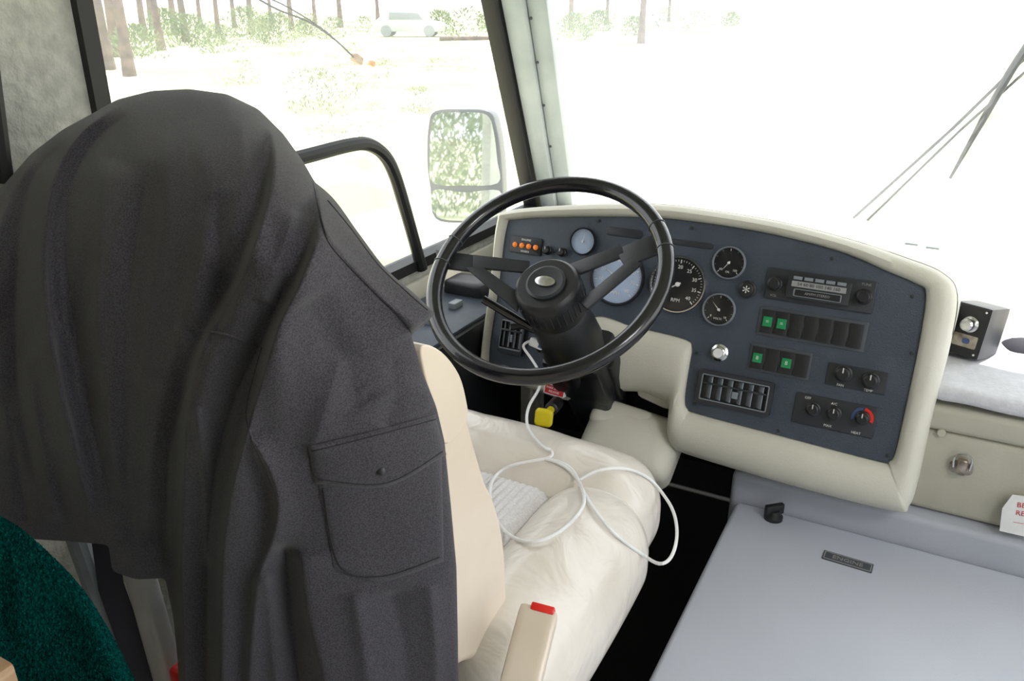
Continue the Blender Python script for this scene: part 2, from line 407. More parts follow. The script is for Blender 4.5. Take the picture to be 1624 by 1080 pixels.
mk('tuner_display',*g_prism(rrect(w*0.50,h*0.18,0.001,3,a,b+h*0.10),PF,0.016,0.0168),'inkdim',rad,label='pale tuner scale')
mk('cassette_slot',*g_prism(rrect(w*0.40,h*0.18,0.001,3,a,b-h*0.17),PF,0.016,0.0165),'black',rad)
mk('silver_trim',*ringmesh(rrect(w*0.44,h*0.24,0.002,3,a,b-h*0.17),rrect(w*0.42,h*0.20,0.001,3,a,b-h*0.17),PF,0.016,0.0172),'midgray',rad)
mk('lettering',*text('54 60 80 100 140 160',PF,a,b+h*0.10,0.0078,None,None,0.0170),'black',rad,smooth=False)
mk('lettering',*text('AM/FM STEREO',PF,a,b-h*0.17,0.006,None,None,0.0167),'inkdim',rad,smooth=False)
mk('lettering',*text('VOL',PF,a-w*0.41,b-h*0.38,0.006,None,None,0.0065),'inkdim',rad,smooth=False)
mk('lettering',*text('TUNE',PF,a+w*0.41,b+h*0.38,0.006,None,None,0.0065),'inkdim',rad,smooth=False)
for k in range(5):
    mk('push_button',*g_box((a+w*(-0.2+0.1*k),b+h*0.29,0.017),(w*0.040,0.0028,0.002),0.0005,PF),'midgray',rad)
for sx in (-0.41,0.41):
    mk('knob',*g_rev([(0.013,0),(0.013,0.006),(0.0105,0.008),(0.010,0.018),(0.008,0.02)],PF.at(a+w*sx,b,0.006),24),'black',rad)
def rockers(q,n,greens,lab,sym):
    a,b,w,h=prect(q)
    p=mk('switch_bank',*g_prism(rrect(w,h,0.002,3,a,b),PF,0,0.004,0.001),'grayplastic',dash,label=lab)
    cw=w*0.95/n
    for k in range(n):
        ca=a-w*0.475+cw*(k+0.5)
        f=PF.at(ca,b,0.004)
        sw=mk('rocker_switch',*g_prism([(-h*0.40,0),(h*0.40,0),(h*0.40,0.004),(0,0.0015),(-h*0.40,0.006)],Fr(f.w(-cw*0.45,0,0),f.y,f.x),0,cw*0.9,0.0005),'black',p)
        if k in greens:
            mk('green_lens',*g_box((0,0.000,0.0058),(cw*0.32,h*0.17,0.0008),0.0003,f),'green',sw,label='lit green switch lens')
            mk('lettering',*text(sym,f,0,0,0.010,None,None,0.0068),'ink',sw,smooth=False)
    return p
rockers([(1206,484),(1377,512),(1371,559),(1201,530)],7,(0,1),'row of seven black rocker switches, two lit green','=')
rockers([(1191,543),(1289,560),(1283,604),(1187,586)],4,(0,2),'row of four black rocker switches, two lit green','8')
a,b,w,h=prect([(1314,573),(1410,592),(1404,628),(1309,608)])
p=mk('knob_plate',*g_prism(rrect(w,h,0.002,3,a,b),PF,0,0.003,0.001),'satin',dash,label='black plate with two knobs')
knob(1338,592,0.0145,0.016,par=p); knob(1381,603,0.0145,0.016,par=p)
mk('lettering',*text('FAN',PF,a-w*.24,b-h*.42,0.006,None,None,0.0035),'ink',p,smooth=False)
mk('lettering',*text('TEMP',PF,a+w*.22,b-h*.42,0.006,None,None,0.0035),'ink',p,smooth=False)
a,b,w,h=prect([(1264,620),(1392,648),(1384,696),(1256,668)])
p=mk('climate_control',*g_prism(rrect(w,h,0.002,3,a,b),PF,0,0.004,0.001),'satin',dash,label='black heater control plate with red and blue dial')
knob(1290,648,0.0125,0.014,par=p); knob(1323,655,0.0125,0.014,par=p)
ca,cb=PF.px(1368,662)
for (nm,s0,s1,mm) in (('red_band',-20,85,'red'),('blue_band',95,200,'blue')):
    vs=[]
    for k in range(13):
        t=math.radians(s0+(s1-s0)*k/12)
        for rr in (0.0125,0.0175): vs.append(PF.w(ca+rr*math.cos(t),cb+rr*math.sin(t),0.0048))
    mk(nm,vs,[(2*k,2*k+1,2*k+3,2*k+2) for k in range(12)],mm,p,smooth=False)
knob(1368,662,0.012,0.016,par=p)
for (s_,ax_,bx_) in (('OFF',-.35,.38),('MAX',-.05,-.38),('HEAT',.3,-.42),('A/C',-.02,.36)):
    mk('lettering',*text(s_,PF,a+w*ax_,b+h*bx_,0.006,None,None,0.0045),'ink',p,smooth=False)
def vent(q,n,lab):
    a,b,w,h=prect(q)
    o=rrect(w,h,0.004,4,a,b); i=rrect(w*0.88,h*0.74,0.002,4,a,b)
    v=mk('air_vent',*ringmesh(o,i,PF,0.0,0.010),'satin',dash,label=lab)
    mk('vent_rim',*ringmesh(rrect(w*0.90,h*0.78,0.003,4,a,b),rrect(w*0.87,h*0.72,0.002,4,a,b),PF,0.009,0.0112),'midgray',v)
    mk('vent_back',*g_prism(i,PF,0.0005,0.0015),'black',v,smooth=False)
    for k in range(n):
        f=Fr(PF.w(a-w*0.34+w*0.68*k/(n-1),b,0.005),PF.x+PF.n*0.9,PF.n-PF.x*0.9)
        mk('vent_louver',*g_box((0,0,0),(w*0.05,h*0.33,0.0010),0.0003,f),'midgray',v)
    mk('vent_bar',*g_box((a,b+h*0.12,0.0095),(w*0.42,h*0.03,0.0012),0.0005,PF),'satin',v)
    mk('vent_lever',*g_box((a+w*0.02,b-h*0.08,0.0095),(w*0.04,h*0.10,0.002),0.0005,PF),'midgray',v)
vent([(1111,582),(1230,609),(1220,664),(1105,632)],6,'black rectangular air vent with silver rim and louvers')
vent([(797,498),(835,506),(832,566),(794,556)],4,'narrow black air vent')
a,b=PF.px(862,548); 
mk('power_outlet',*g_rev([(0.015,0),(0.015,0.006),(0.011,0.008),(0.010,0.002)],PF.at(a,b,0.001),24),'black',dash,label='round black power outlet')
f=Fr(hp(880,616,PF.w(0,0,0.03),PN),V((1,0,-0.05)),PN)
lb=mk('warning_label',*g_prism(rrect(0.044,0.028,0.002,3),f,-0.01,0.0008),'white',dash,label='white and red warning label')
mk('label_band',*g_prism(rrect(0.040,0.017,0.001,2,0,-0.004),f,0.0008,0.0012),'redink',lb,smooth=False)
mk('lettering',*text('PARK BRAKE',f,0,-0.0005,0.0060,None,None,0.0014),'white',lb,smooth=False)
mk('lettering',*text('RELEASE',f,0,-0.0075,0.0060,None,None,0.0014),'white',lb,smooth=False)
mk('lettering',*text('PUSH TO',f,0,0.009,0.006,None,None,0.0010),'redink',lb,smooth=False)
f=Fr(at(868,656,1.50),(1,0,0),V((0.2,-0.95,0.2)))
yk=empty('parking_brake_knob',at(868,656,1.50),'yellow parking brake push knob under the dashboard','knob')
mk('knob_cap',*g_prism(rrect(0.033,0.033,0.008,5),f,0.02,0.034,0.005,3),'yellow',yk)
mk('knob_stem',*g_rev([(0.007,-0.03),(0.007,0.02),(0.010,0.021)],f,16),'yellow',yk)
mk('knob_socket',*g_rev([(0.013,-0.08),(0.013,-0.03),(0.010,-0.028)],f,16),'black',yk)
mk('under_dash_bracket',*g_box((-0.66,1.66,0.46),(0.12,0.08,0.06),0.01),'black',None,label='black bracket behind the yellow brake knob',cat='bracket')

# ================================================================= STEERING
WC=at(866,434,1.35)
sw=empty('steering_wheel',WC,'black leather-wrapped steering wheel with two split spokes','steering wheel')
WN=V((0,-0.6,0.8)); WF=Fr(WC,(1,0,0),WN)
R0=0.1965
pts=[WF.w(R0*math.cos(2*math.pi*k/72),R0*math.sin(2*math.pi*k/72),0) for k in range(72)]
mk('rim',*g_tube(pts,0.0138,16,True),'gloss',sw,label='glossy black leather rim')
def dish(a,b):
    r=math.hypot(a,b); t=max(0,min(1,(r-0.05)/(0.185-0.05))); return -0.036+0.032*t
def wpl(q):
    P=[]
    for x in q:
        h=-0.02
        for _ in range(5):
            a,b=WF.px(*x,h); h=dish(a,b)
        P.append((a,b))
    return g_prism(P,WF,-0.005,0.001,0.0012,hf=dish)
L=[wpl([(690,396),(762,406),(766,432),(698,424)]),wpl([(750,404),(840,414),(838,432),(750,424)]),wpl([(738,424),(766,424),(826,466),(820,494)])]
mk('spoke',*join(L),'satin',sw,label='split flat black spoke')
Rr=[wpl([(975,396),(1046,368),(1052,398),(992,424)]),wpl([(900,420),(985,388),(992,405),(910,438)]),wpl([(918,478),(1000,410),(1018,418),(932,490)])]
mk('spoke',*join(Rr),'satin',sw,label='split flat black spoke')
for (x,y) in [(706,398),(1044,378)]:
    a,b=WF.px(x,y); t=math.atan2(b,a)
    for dt in (-0.13,0.13):
        P=[]
        for k in range(20):
            ph=2*math.pi*k/20; rr=R0+0.0142*math.cos(ph)
            P.append(WF.w(rr*math.cos(t+dt),rr*math.sin(t+dt),0.0142*math.sin(ph)))
        mk('rim_seam',*g_tube(P,0.0009,6,True),'grayplastic',sw)
HF=WF.at(0.0,-0.010,-0.034)
hb=mk('hub',*g_rev([(0.040,-0.06),(0.054,-0.052),(0.057,-0.02),(0.057,0.008),(0.054,0.016),(0.049,0.020)],HF,48),'black',sw,label='round black horn hub')
mk('hub_ridges',*join([g_box((0.0572*math.cos(2*math.pi*k/32),0.0572*math.sin(2*math.pi*k/32),-0.016),(0.0010,0.0010,0.016),0.0003,HF) for k in range(32)]),'satin',hb)
mk('horn_button',*g_rev([(0.034,0.019),(0.034,0.024),(0.030,0.026),(0.021,0.0245)],HF,36),'satin',hb)
mk('hub_emblem',*g_prism([(0.018*math.cos(2*math.pi*k/24),0.010*math.sin(2*math.pi*k/24)) for k in range(24)],HF,0.0255,0.0275,0.0005),'chrome',hb,label='oval chrome emblem')
sc=empty('steering_column',WF.w(0,0,-0.42),'black plastic steering column cover','steering column')
mk('column_boot',*g_rev([(0.046,-0.095),(0.052,-0.105),(0.056,-0.15),(0.060,-0.20),(0.056,-0.25),(0.045,-0.33)],WF.at(0,-0.008),40),'black',sc)
mk('column_shroud',*g_rbox((0.058,0.050,0.065),0.012,WF.at(0.008,-0.008,-0.275),6),'black',sc)
mk('column_bracket',*g_rbox((0.046,0.040,0.105),0.010,WF.at(0.014,-0.016,-0.385),6),'satin',sc)
mk('clamp_arm',*g_rbox((0.010,0.020,0.06),0.004,WF.at(0.064,0.0,-0.31),4),'black',sc)
mk('turn_signal_lever',*g_tube([hp(845,520,WF.w(0,0,-0.12),WN),hp(810,500,WF.w(0,0,-0.10),WN),hp(766,474,WF.w(0,0,-0.07),WN)],[0.006,0.0085,0.0075],12),'gloss',sc)
mk('tilt_lever',*g_tube([WF.w(-0.04,-0.03,-0.15),WF.w(-0.08,-0.02,-0.15),WF.w(-0.10,-0.03,-0.145)],[0.005,0.007,0.008],10),'black',sc)
c=at(1002,704,1.60); cbf=Fr(c,V((1,0.1,-0.20)),V((0.1,-0.62,0.78)))
cbv=mk('column_base_cover',*g_rbox((0.092,0.066,0.045),0.028,cbf,10,puff=(0.0,0.0,0.010)),'dash',None,label='cream plastic cowl at the base of the steering column',cat='column cover')
mk('cowl_flange',*g_rbox((0.060,0.030,0.030),0.016,cbf.at(-0.03,0.030,0.022),8),'dash',cbv)
mk('knee_panel',*g_prism([PF.px(*q) for q in [(1003,530),(1092,545),(1075,640),(1050,655),(1000,632)]],PF,-0.10,-0.03,0.01),'dash',dash,label='cream knee panel')
lc=empty('side_console',(-0.9,1.3,0.3),'dark driver side console with switches below the window','console')
mk('console_body',*g_box((-0.885,1.32,0.32),(0.095,0.22,0.32),0.012),'black',lc)
mk('console_top',*g_box((-0.885,1.33,0.643),(0.085,0.19,0.004),0.002),'panel',lc,label='blue-gray switch plate')
for k in range(4):
    mk('toggle_switch',*g_box((-0.90+0.025*(k%2),1.24+0.05*k,0.653),(0.009,0.016,0.007),0.002),'midgray' if k%2 else 'black',lc)
mk('console_tray',*g_rbox((0.05,0.035,0.02),0.01,Fr(hx(745,455,-0.9),(1,0,0),(0,0,1)),5),'black',lc)

# ================================================================= ENGINE COVER
ec=empty('engine_cover',(0.2,0.9,0.0),'blue-gray moulded engine cover beside the driver seat','engine cover')
zl=0.37
mk('cover_body',*g_box((0.43,0.86,zl/2-0.015),(0.67,0.555,zl/2-0.02),0.02),'satin',ec)
mk('cover_lid',*g_prism([(-0.245,0.30),(1.08,0.30),(1.08,1.372),(-0.245,1.372)],Fr((0,0,0),(1,0,0),(0,0,1)),zl-0.035,zl,0.010,3),'hatch',ec,label='blue-gray lid')
lp=[(-0.26,1.376),(1.09,1.376),(1.09,1.60),(-0.26,1.60)]
mk('cover_ledge',*g_prism(lp,Fr((0,0,0),(1,0,0),(0,0,1)),0.0,0.425,0.012,3),'hatch2',ec,label='raised gray ledge')
c=hz(1226,822,zl); f=Fr(c,(1,0,0),(0,0,1))
lt=mk('lid_latch',*g_rev([(0.017,0),(0.017,0.006),(0.012,0.010),(0.010,0.018)],f,24),'black',ec,label='black turn latch')
mk('latch_grip',*g_box((0,0,0.020),(0.018,0.005,0.010),0.002,Fr(c,(1,0.9,0),(0,0,1))),'black',lt)
f=Fr(hz(1344,891,zl),V((1,-0.03,0)),(0,0,1))
np_=mk('name_plate',*g_prism(rrect(0.080,0.026,0.002,3),f,0,0.0015),'grayplastic',ec,label='small worn gray label plate with faint print')
mk('plate_border',*ringmesh(rrect(0.076,0.022,0.002,3),rrect(0.073,0.019,0.001,3),f,0.0015,0.0019),'inkdim',np_,smooth=False)
mk('lettering',*text('ENGINE',f,0,0,0.014,None,None,0.0017),'inkdim',np_,smooth=False)

# ================================================================= STORAGE CASE + ITEMS
cs=empty('storage_case',(0.33,1.5,0.425),'beige hard storage case with metal latch on the ledge','storage case')
X0=0.03
mk('case_body',*g_box((X0+0.40,1.50,0.505),(0.40,0.095,0.078),0.012,seg=3),'case',cs)
mk('case_lid',*g_box((X0+0.40,1.50,0.606),(0.404,0.10,0.022),0.010,seg=3),'case',cs)
c=hy(1525,738,1.402); f=Fr(c,(1,0,0),(0,-1,0))
la=mk('latch',*g_prism(rrect(0.036,0.022,0.008,5,0,-0.004),f,0,0.004,0.001),'wornmetal',cs,label='worn metal toggle latch')
mk('latch_hook',*g_rbox((0.008,0.015,0.006),0.005,f.at(0,0.002,0.009),6),'wornmetal',la)
mk('latch_loop',*g_tube(cr([f.w(x,y,0.008) for x,y in [(-0.012,-0.002),(-0.013,0.016),(-0.006,0.024),(0.006,0.024),(0.013,0.016),(0.012,-0.002)]],4),0.0018,8),'chrome',la)
c=hy(1493,686,1.402); mk('case_button',*g_rev([(0.007,0),(0.006,0.004)],Fr(c,(1,0,0),(0,-1,0)),16),'case',cs)
mk('plush_mat',*g_rbox((0.40,0.15,0.014),0.012,Fr((X0+0.41,1.545,0.652),(1,0,0),(0,0,1)),30,fn=lambda q:q+V((0,0,0.0025*math.sin(q.x*40)*math.sin(q.y*50)))),'mat',None,label='fluffy gray plush mat draped over the storage case',cat='mat')
dv=empty('control_box',(0.10,1.56,0.67),'small black control box with a silver knob','control box')
f=Fr((0.093,1.575,0.712),V((0.88,-0.38,0)),V((-0.38,-0.90,0.20)))
mk('box_shell',*g_rbox((0.031,0.046,0.042),0.004,f,4),'satin',dv)
mk('face_plate',*g_prism(rrect(0.056,0.086,0.003,4),f,0.0415,0.043,0.0005),'black',dv)
mk('silver_knob',*g_rev([(0.014,0.043),(0.014,0.048),(0.011,0.050),(0.0105,0.064),(0.008,0.066)],f.at(0.004,0.012),24),'chrome',dv)
mk('badge_plate',*g_prism(rrect(0.040,0.022,0.002,4,0.002,-0.018),f,0.043,0.0437),'wornmetal',dv)
mk('blue_badge',*g_prism(rrect(0.012,0.010,0.004,4,0.004,-0.018),f,0.0437,0.0444),'blue',dv)
for k in range(4): mk('box_screw',*g_rev([(0.0025,0),(0.002,0.002)],f.at((-1)**k*0.023,(0.038 if k<2 else -0.038),0.043),10),'chrome',dv)
sg=mk('cloth_pouch',*g_rbox((0.05,0.035,0.026),0.022,Fr(at(1632,566,1.50),V((1,0.4,0)),(0,0,1)),6,puff=(0,0,0.008)),'denim',None,label='dark navy soft pouch lying on the plush mat',cat='pouch')
f=Fr(hy(1622,820,1.385),V((1,0,0.1)),V((0.0,-1,0.15)))
tg=mk('paper_tag',*g_prism([(-0.03,-0.03),(0.035,-0.035),(0.035,0.038),(-0.018,0.036),(-0.03,0.01)],f,0,0.001),'white',None,smooth=False,label='white paper tag with red letters hanging on the case',cat='tag')
for (s_,x_,y_) in (('BE',-0.004,0.020),('RE',-0.004,0.006),('____',0.0,-0.006)):
    mk('lettering',*text(s_,f,x_,y_,0.012,None,None,0.0015),'redink',tg,smooth=False)

# ================================================================= DRIVER SEAT
st=empty('driver_seat',(-0.57,0.8,0.0),'cream leather driver captain seat with jacket over its back','seat')
SF=Fr((-0.57,0.83,0.49),(1,0,0),(0,0,1))
def wrk(s,a=0.0015):
    def fn(q):
        q=V(q)
        if q.z>-0.02:
            w_=math.sin(q.y*62+s+2.2*math.sin(q.x*26+s))*math.sin(q.x*24+s*2)
            q.z+=a*(w_-0.6*max(0,w_)**3)
        return q
    return fn
cu=mk('seat_cushion',*g_rbox((0.255,0.26,0.085),0.06,SF,14,puff=(0.01,0.01,0.0)),'seatleather',st)
mk('seat_bolster',*g_rbox((0.084,0.215,0.088),0.078,Fr((-0.362,0.775,0.516),(1,0,0),(0,0,1)),40,puff=(0.008,0.0,0.016),fn=wrk(0.5)),'seatleather',cu,label='puffed side bolster')
mk('seat_bolster',*g_rbox((0.084,0.215,0.088),0.078,Fr((-0.778,0.775,0.516),(1,0,0),(0,0,1)),24,puff=(0.008,0.0,0.016),fn=wrk(2)),'seatleather',cu,label='puffed side bolster')
mk('seat_bolster',*g_rbox((0.275,0.092,0.086),0.078,Fr((-0.57,1.012,0.518),(1,0,0),(0,-0.05,1)),44,puff=(0.0,0.008,0.020),fn=wrk(1.3,0.0018)),'seatleather',cu,label='puffed front bolster')
def ribs(q):
    q=V(q)
    if q.z>0: q.z+=0.0012*math.sin(q.x*2*math.pi/0.011)
    return q
mk('fabric_insert',*g_rbox((0.150,0.155,0.05),0.03,Fr((-0.575,0.785,0.542),(1,0,0),(0,0,1)),110,puff=(0,0,0.006),fn=ribs),'creamfab',cu,label='ribbed pale fabric insert')
XS=-0.36
fs_=Fr((XS,0,0),(0,1,0),(1,0,0))
def side(q): return [(v.x,v.y) for v in cr([V(fs_.px(*p_)+(0,)) for p_ in q],4,True)]
mk('backrest',*g_prism(side([(722,668),(742,652),(757,702),(774,760),(791,800),(804,865),(807,960),(801,1020),(784,1045),(745,1052),(715,1050),(702,900),(696,760)]),fs_,-0.32,0.0,0.024,7),'cream',st,label='cream leather backrest')
mk('backrest_pad',*g_prism(side([(660,546),(692,556),(720,592),(732,635),(733,658),(716,690),(696,700),(682,650),(664,590)]),fs_,-0.38,0.006,0.022,7),'cream',st,label='rounded upper backrest cushion')
mk('seat_pedestal',*join([g_box((-0.57,0.80,0.02),(0.2,0.2,0.02),0.005),g_box((-0.57,0.80,0.23),(0.13,0.14,0.19),0.01)]),'black',st)
mk('seat_frame',*g_tube([at(118,840,0.98),at(150,930,0.98),at(200,1040,0.98),at(232,1150,0.98)],0.013,10),'midgray',st)
mk('seat_frame',*g_tube([at(150,850,1.0),at(190,960,1.0),at(236,1080,1.0),at(256,1150,1.0)],0.012,10),'satin',st)
mk('belt_webbing',*g_tube([at(165,850,0.96),at(176,930,0.96),at(222,1060,0.96),at(250,1150,0.96)],0.014,10,flat=0.15),'denim',st,label='dark seat belt webbing')
mk('recliner_cover',*g_rbox((0.016,0.015,0.10),0.012,Fr(at(240,975,0.96),V((1,0,0.0)),(at(210,880,0.96)-at(266,1080,0.96))),8),'palegray',st,label='pale gray recliner cover')
bk=empty('seat_belt_buckle',at(835,1075,0.83),'cream seat belt buckle with red release button','seat belt buckle')
top=at(856,966,0.83); bot=at(822,1100,0.79)
ax=(top-bot).normalized(); f=Fr((top+bot)/2,V((1,0.35,0)),ax); L=(top-bot).length/2
mk('buckle_housing',*g_rbox((0.0195,0.012,L),0.004,f,6),'cream',bk)
mk('release_button',*g_box((0.004,-0.003,L-0.001),(0.012,0.010,0.004),0.0015,f),'red',bk,label='red release button')
mk('tongue_slot',*g_box((0.0,0.008,L+0.0002),(0.014,0.0015,0.001),0,f),'black',bk)
c=at(287,1072,0.93)
mk('belt_release',*g_rbox((0.009,0.009,0.014),0.004,Fr(c,(1,0,0),(0,0,1)),4),'red',st,label='red plastic release')

# ================================================================= JACKET
ctrl=[(-90,340,.86),(-90,600,.88),(-80,850,.93),(0,300,.80),(50,260,.77),(100,220,.76),(180,165,.75),(280,150,.72),(360,155,.69),(430,195,.66),(480,260,.63),(500,300,.62),
(250,250,.655),(150,300,.70),(380,260,.62),(100,400,.71),(0,450,.78),(250,400,.64),(430,400,.585),(500,380,.585),(560,380,.61),(620,435,.63),(690,497,.655),(600,480,.615),(550,500,.60),
(0,650,.82),(150,600,.72),(300,600,.655),(450,600,.61),(600,600,.635),(670,600,.665),(705,700,.70),(0,850,.89),(120,850,.85),(200,850,.80),(260,920,.81),(350,850,.745),(480,850,.70),(600,850,.71),(722,900,.755),
(285,1100,.87),(400,1100,.82),(500,1100,.78),(620,1100,.775),(726,1120,.82),(580,700,.65)]
C=np.array(ctrl,float); P=C[:,:2]/500.0
def U(r2): 
    return np.where(r2>1e-12,r2*np.log(r2+1e-12),0)
n=len(P); d2=((P[:,None]-P[None])**2).sum(2)
A=np.zeros((n+3,n+3)); A[:n,:n]=U(d2)+np.eye(n)*0.01; A[:n,n]=1; A[:n,n+1:]=P; A[n,:n]=1; A[n+1:,:n]=P.T
W=np.linalg.solve(A,np.concatenate([C[:,2],[0,0,0]]))
def tps(x,y):
    q=np.stack([x,y],-1)/500.0; out=W[n]+q[:,0]*W[n+1]+q[:,1]*W[n+2]
    for i in range(n): out=out+W[i]*U(((q-P[i])**2).sum(1))
    return out
ol=[(-75,345,.05),(-30,318,.07),(0,300,.08),(50,243,.09),(100,205,.10),(150,178,.10),(185,158,.10),(240,144,.11),(300,141,.11),(360,149,.11),(410,173,.11),(450,213,.10),(480,255,.09),(500,290,.08),(530,318,.05),(570,373,.03),(612,428,.02),(655,466,.015),(690,497,.01),
(672,517,.01),(652,530,.012),(668,585,.015),(692,645,.02),(705,700,.02),(715,800,.02),(724,900,.02),(726,1000,.02),(728,1150,.02),(500,1160,0),(285,1150,.02),(282,1050,.03),(275,980,.03),(262,917,.01),(215,919,.0),(178,906,.0),(172,864,.0),(118,859,0),(0,852,0),(-80,848,.02),(-95,600,.05)]
OC=np.array([380.,640.])
OL=np.array(ol,float)
seg=[]; m=len(OL)
for i in range(m):
    a=OL[i]; b=OL[(i+1)%m]; L=np.hypot(*(b-a)[:2]); k=max(2,int(L/5))
    for j in range(k): seg.append(a+(b-a)*j/k)
SG=np.array(seg)
for it in range(2): SG=0.25*np.roll(SG,1,0)+0.5*SG+0.25*np.roll(SG,-1,0)
ang=np.arctan2(SG[:,1]-OC[1],SG[:,0]-OC[0]); rad=np.hypot(SG[:,0]-OC[0],SG[:,1]-OC[1])
o_=np.argsort(ang); ang_s,rad_s,E_s=ang[o_],rad[o_],SG[o_,2]
def rof(x,y):
    a=np.arctan2(y-OC[1],x-OC[0]); r=np.hypot(x-OC[0],y-OC[1])
    return r/np.interp(a,ang_s,rad_s,period=2*math.pi), np.interp(a,ang_s,E_s,period=2*math.pi)
folds=[
 ([(425,190),(436,250),(424,330),(384,440),(326,545),(300,640),(293,760),(290,900),(294,1100)],.030,8,85),
 ([(400,400),(352,500),(305,600),(270,700),(263,800),(262,900)],-.016,34,12),
 ([(200,160),(135,205),(92,270),(72,350),(70,450),(88,580),(115,700),(150,840)],.028,26,9),
 ([(215,175),(150,225),(112,300),(104,400),(118,520),(145,660),(180,820)],-.014,9,50),
 ([(110,225),(60,270),(35,350),(25,480),(30,620),(60,780)],-.016,14,24),
 ([(60,245),(15,310),(-10,420),(-5,560),(20,720)],.014,25,12),
 ([(500,300),(508,360),(482,440),(442,520),(418,600),(392,690),(367,790),(354,900),(352,1100)],.028,9,60),
 ([(455,430),(425,520),(380,610),(345,720),(330,850),(325,1080)],-.020,26,12),
 ([(340,300),(350,400),(330,480),(300,540)],-.009,24,30),
 ([(395,690),(428,745),(442,800),(432,860),(408,930),(396,1080)],.020,9,26),
 ([(452,860),(458,950),(474,1100)],-.022,14,12),
 ([(478,870),(492,980),(522,1100)],.016,10,50),
 ([(420,900),(432,1000),(440,1110)],.011,12,12),
 ([(505,370),(545,410),(600,470),(668,522)],.006,16,14),
 ([(480,470),(540,560),(590,640)],-.008,36,40),
 ([(300,180),(335,300),(318,430),(278,560),(246,700),(232,850)],.014,20,50),
 ([(240,250),(212,400),(198,560),(200,720),(215,880)],-.014,20,30),
 ([(265,200),(262,330),(240,480),(222,620)],.006,12,20),
 ([(180,250),(162,330),(155,480),(170,640),(196,800)],.012,14,26),
 ([(380,180),(388,260),(370,350),(340,430)],.006,14,26),
 ([(310,640),(326,760),(330,900)],.011,10,14),
 ([(560,620),(640,610),(690,640)],.004,20,20),
 ([(540,560),(520,640),(490,720)],.006,16,24),
 ([(620,560),(628,620),(610,680)],-.004,18,18),
 ([(620,930),(640,1020),(650,1120)],-.010,26,26),
 ([(560,935),(575,1020),(590,1120)],.010,16,25),
 ([(680,920),(690,1020),(692,1120)],.007,16,16),
 ([(40,560),(60,680),(90,830)],.012,18,10),
 ([(0,600),(25,720),(45,840)],-.010,14,14),
 ([(470,330),(440,420),(415,480)],.007,12,20),
]
FL=[]
for pts_,amp,wl,wr in folds:
    q=np.array([tuple(v)[:2] for v in cr([V((a,b,0)) for a,b in pts_],5)]); FL.append((q,amp,wl,wr))
def folddisp(x,y):
    tot=np.zeros_like(x)
    for q,amp,wl,wr in FL:
        best=np.full(x.shape,1e9); sg_=np.zeros_like(x); tt=np.zeros_like(x)
        L=len(q)-1
        for i in range(L):
            a=q[i];d=q[i+1]-a; l2=(d**2).sum()
            t=np.clip(((x-a[0])*d[0]+(y-a[1])*d[1])/l2,0,1)
            ex=x-(a[0]+t*d[0]); ey=y-(a[1]+t*d[1]); ds=np.hypot(ex,ey)
            s=np.sign(ex)
            u=ds<best; best=np.where(u,ds,best); sg_=np.where(u,s,sg_); tt=np.where(u,(i+t)/L,tt)
        w=np.where(sg_<0,wl,wr)
        tap=np.clip(tt/0.14,0,1)*np.clip((1-tt)/0.10,0,1)
        if q[-1][1]>1040: tap=np.clip(tt/0.14,0,1)
        tap=tap*tap*(3-2*tap)
        tot+=amp*np.exp(-np.abs(best/w)**1.5)*tap
    return tot
def JD(x,y,rim=True,off=0.0):
    x=np.asarray(x,float).ravel(); y=np.asarray(y,float).ravel()
    d=tps(x,y)-folddisp(x,y)
    t=(x-300)/(y+250)
    am=np.clip((y-180)/320,0,1)*np.clip((520-x)/120,0.2,1)
    d-=am*(0.0034*np.sin(t*40+1.4*np.sin(y*.006)+.6)+0.0014*np.sin(t*83+1.1*np.sin(y*.009+1)))
    if rim:
        r,E=rof(x,y); r=np.clip(r,0,1); d=d+E*(1-np.sqrt(np.clip(1-r**7,0,1)))
    return d-off
NA=len(SG)
rs=np.concatenate([np.linspace(0.004,0.85,150),0.85+0.15*np.sin(np.linspace(0,math.pi/2,45))[1:]])
X=OC[0]+rs[:,None]*(SG[:,0]-OC[0])[None]; Y=OC[1]+rs[:,None]*(SG[:,1]-OC[1])[None]; D=JD(X,Y).reshape(X.shape)
wr=8
Xw=[];Yw=[];Dw=[]
for k in range(1,wr+1):
    g=1-0.0012*k*k-0.001*k
    e=SG[:,2]
    gg=1-(1-g)*np.clip(e/0.03,0.15,1)
    Xw.append(OC[0]+gg*(SG[:,0]-OC[0])); Yw.append(OC[1]+gg*(SG[:,1]-OC[1])); Dw.append(D[-1]+0.004*min(k,2)+np.clip(e,0,0.1)*0.2*k)
X=np.concatenate([X,np.array(Xw)]);Y=np.concatenate([Y,np.array(Yw)]);D=np.concatenate([D,np.array(Dw)])
rt=np.array(RT);uc=np.array(UPC);fwv=np.array(FW);cm=np.array(CAM)
def W3(x,y,d):
    x=np.asarray(x,float).ravel();y=np.asarray(y,float).ravel();d=np.asarray(d,float).ravel()
    return cm+(rt*((x-812)/FP)[:,None]+uc*((540-y)/FP)[:,None]+fwv)*d[:,None]
vv=W3(X,Y,D); nr=X.shape[0]
fc=[(k*NA+i,k*NA+(i+1)%NA,(k+1)*NA+(i+1)%NA,(k+1)*NA+i) for k in range(nr-1) for i in range(NA)]
fc.append(tuple(range(NA)))
jk=mk('jacket',vv,fc,'jacket',None,label='charcoal gray fleece jacket with flap pocket draped over the driver seat',cat='jacket',angle=180)
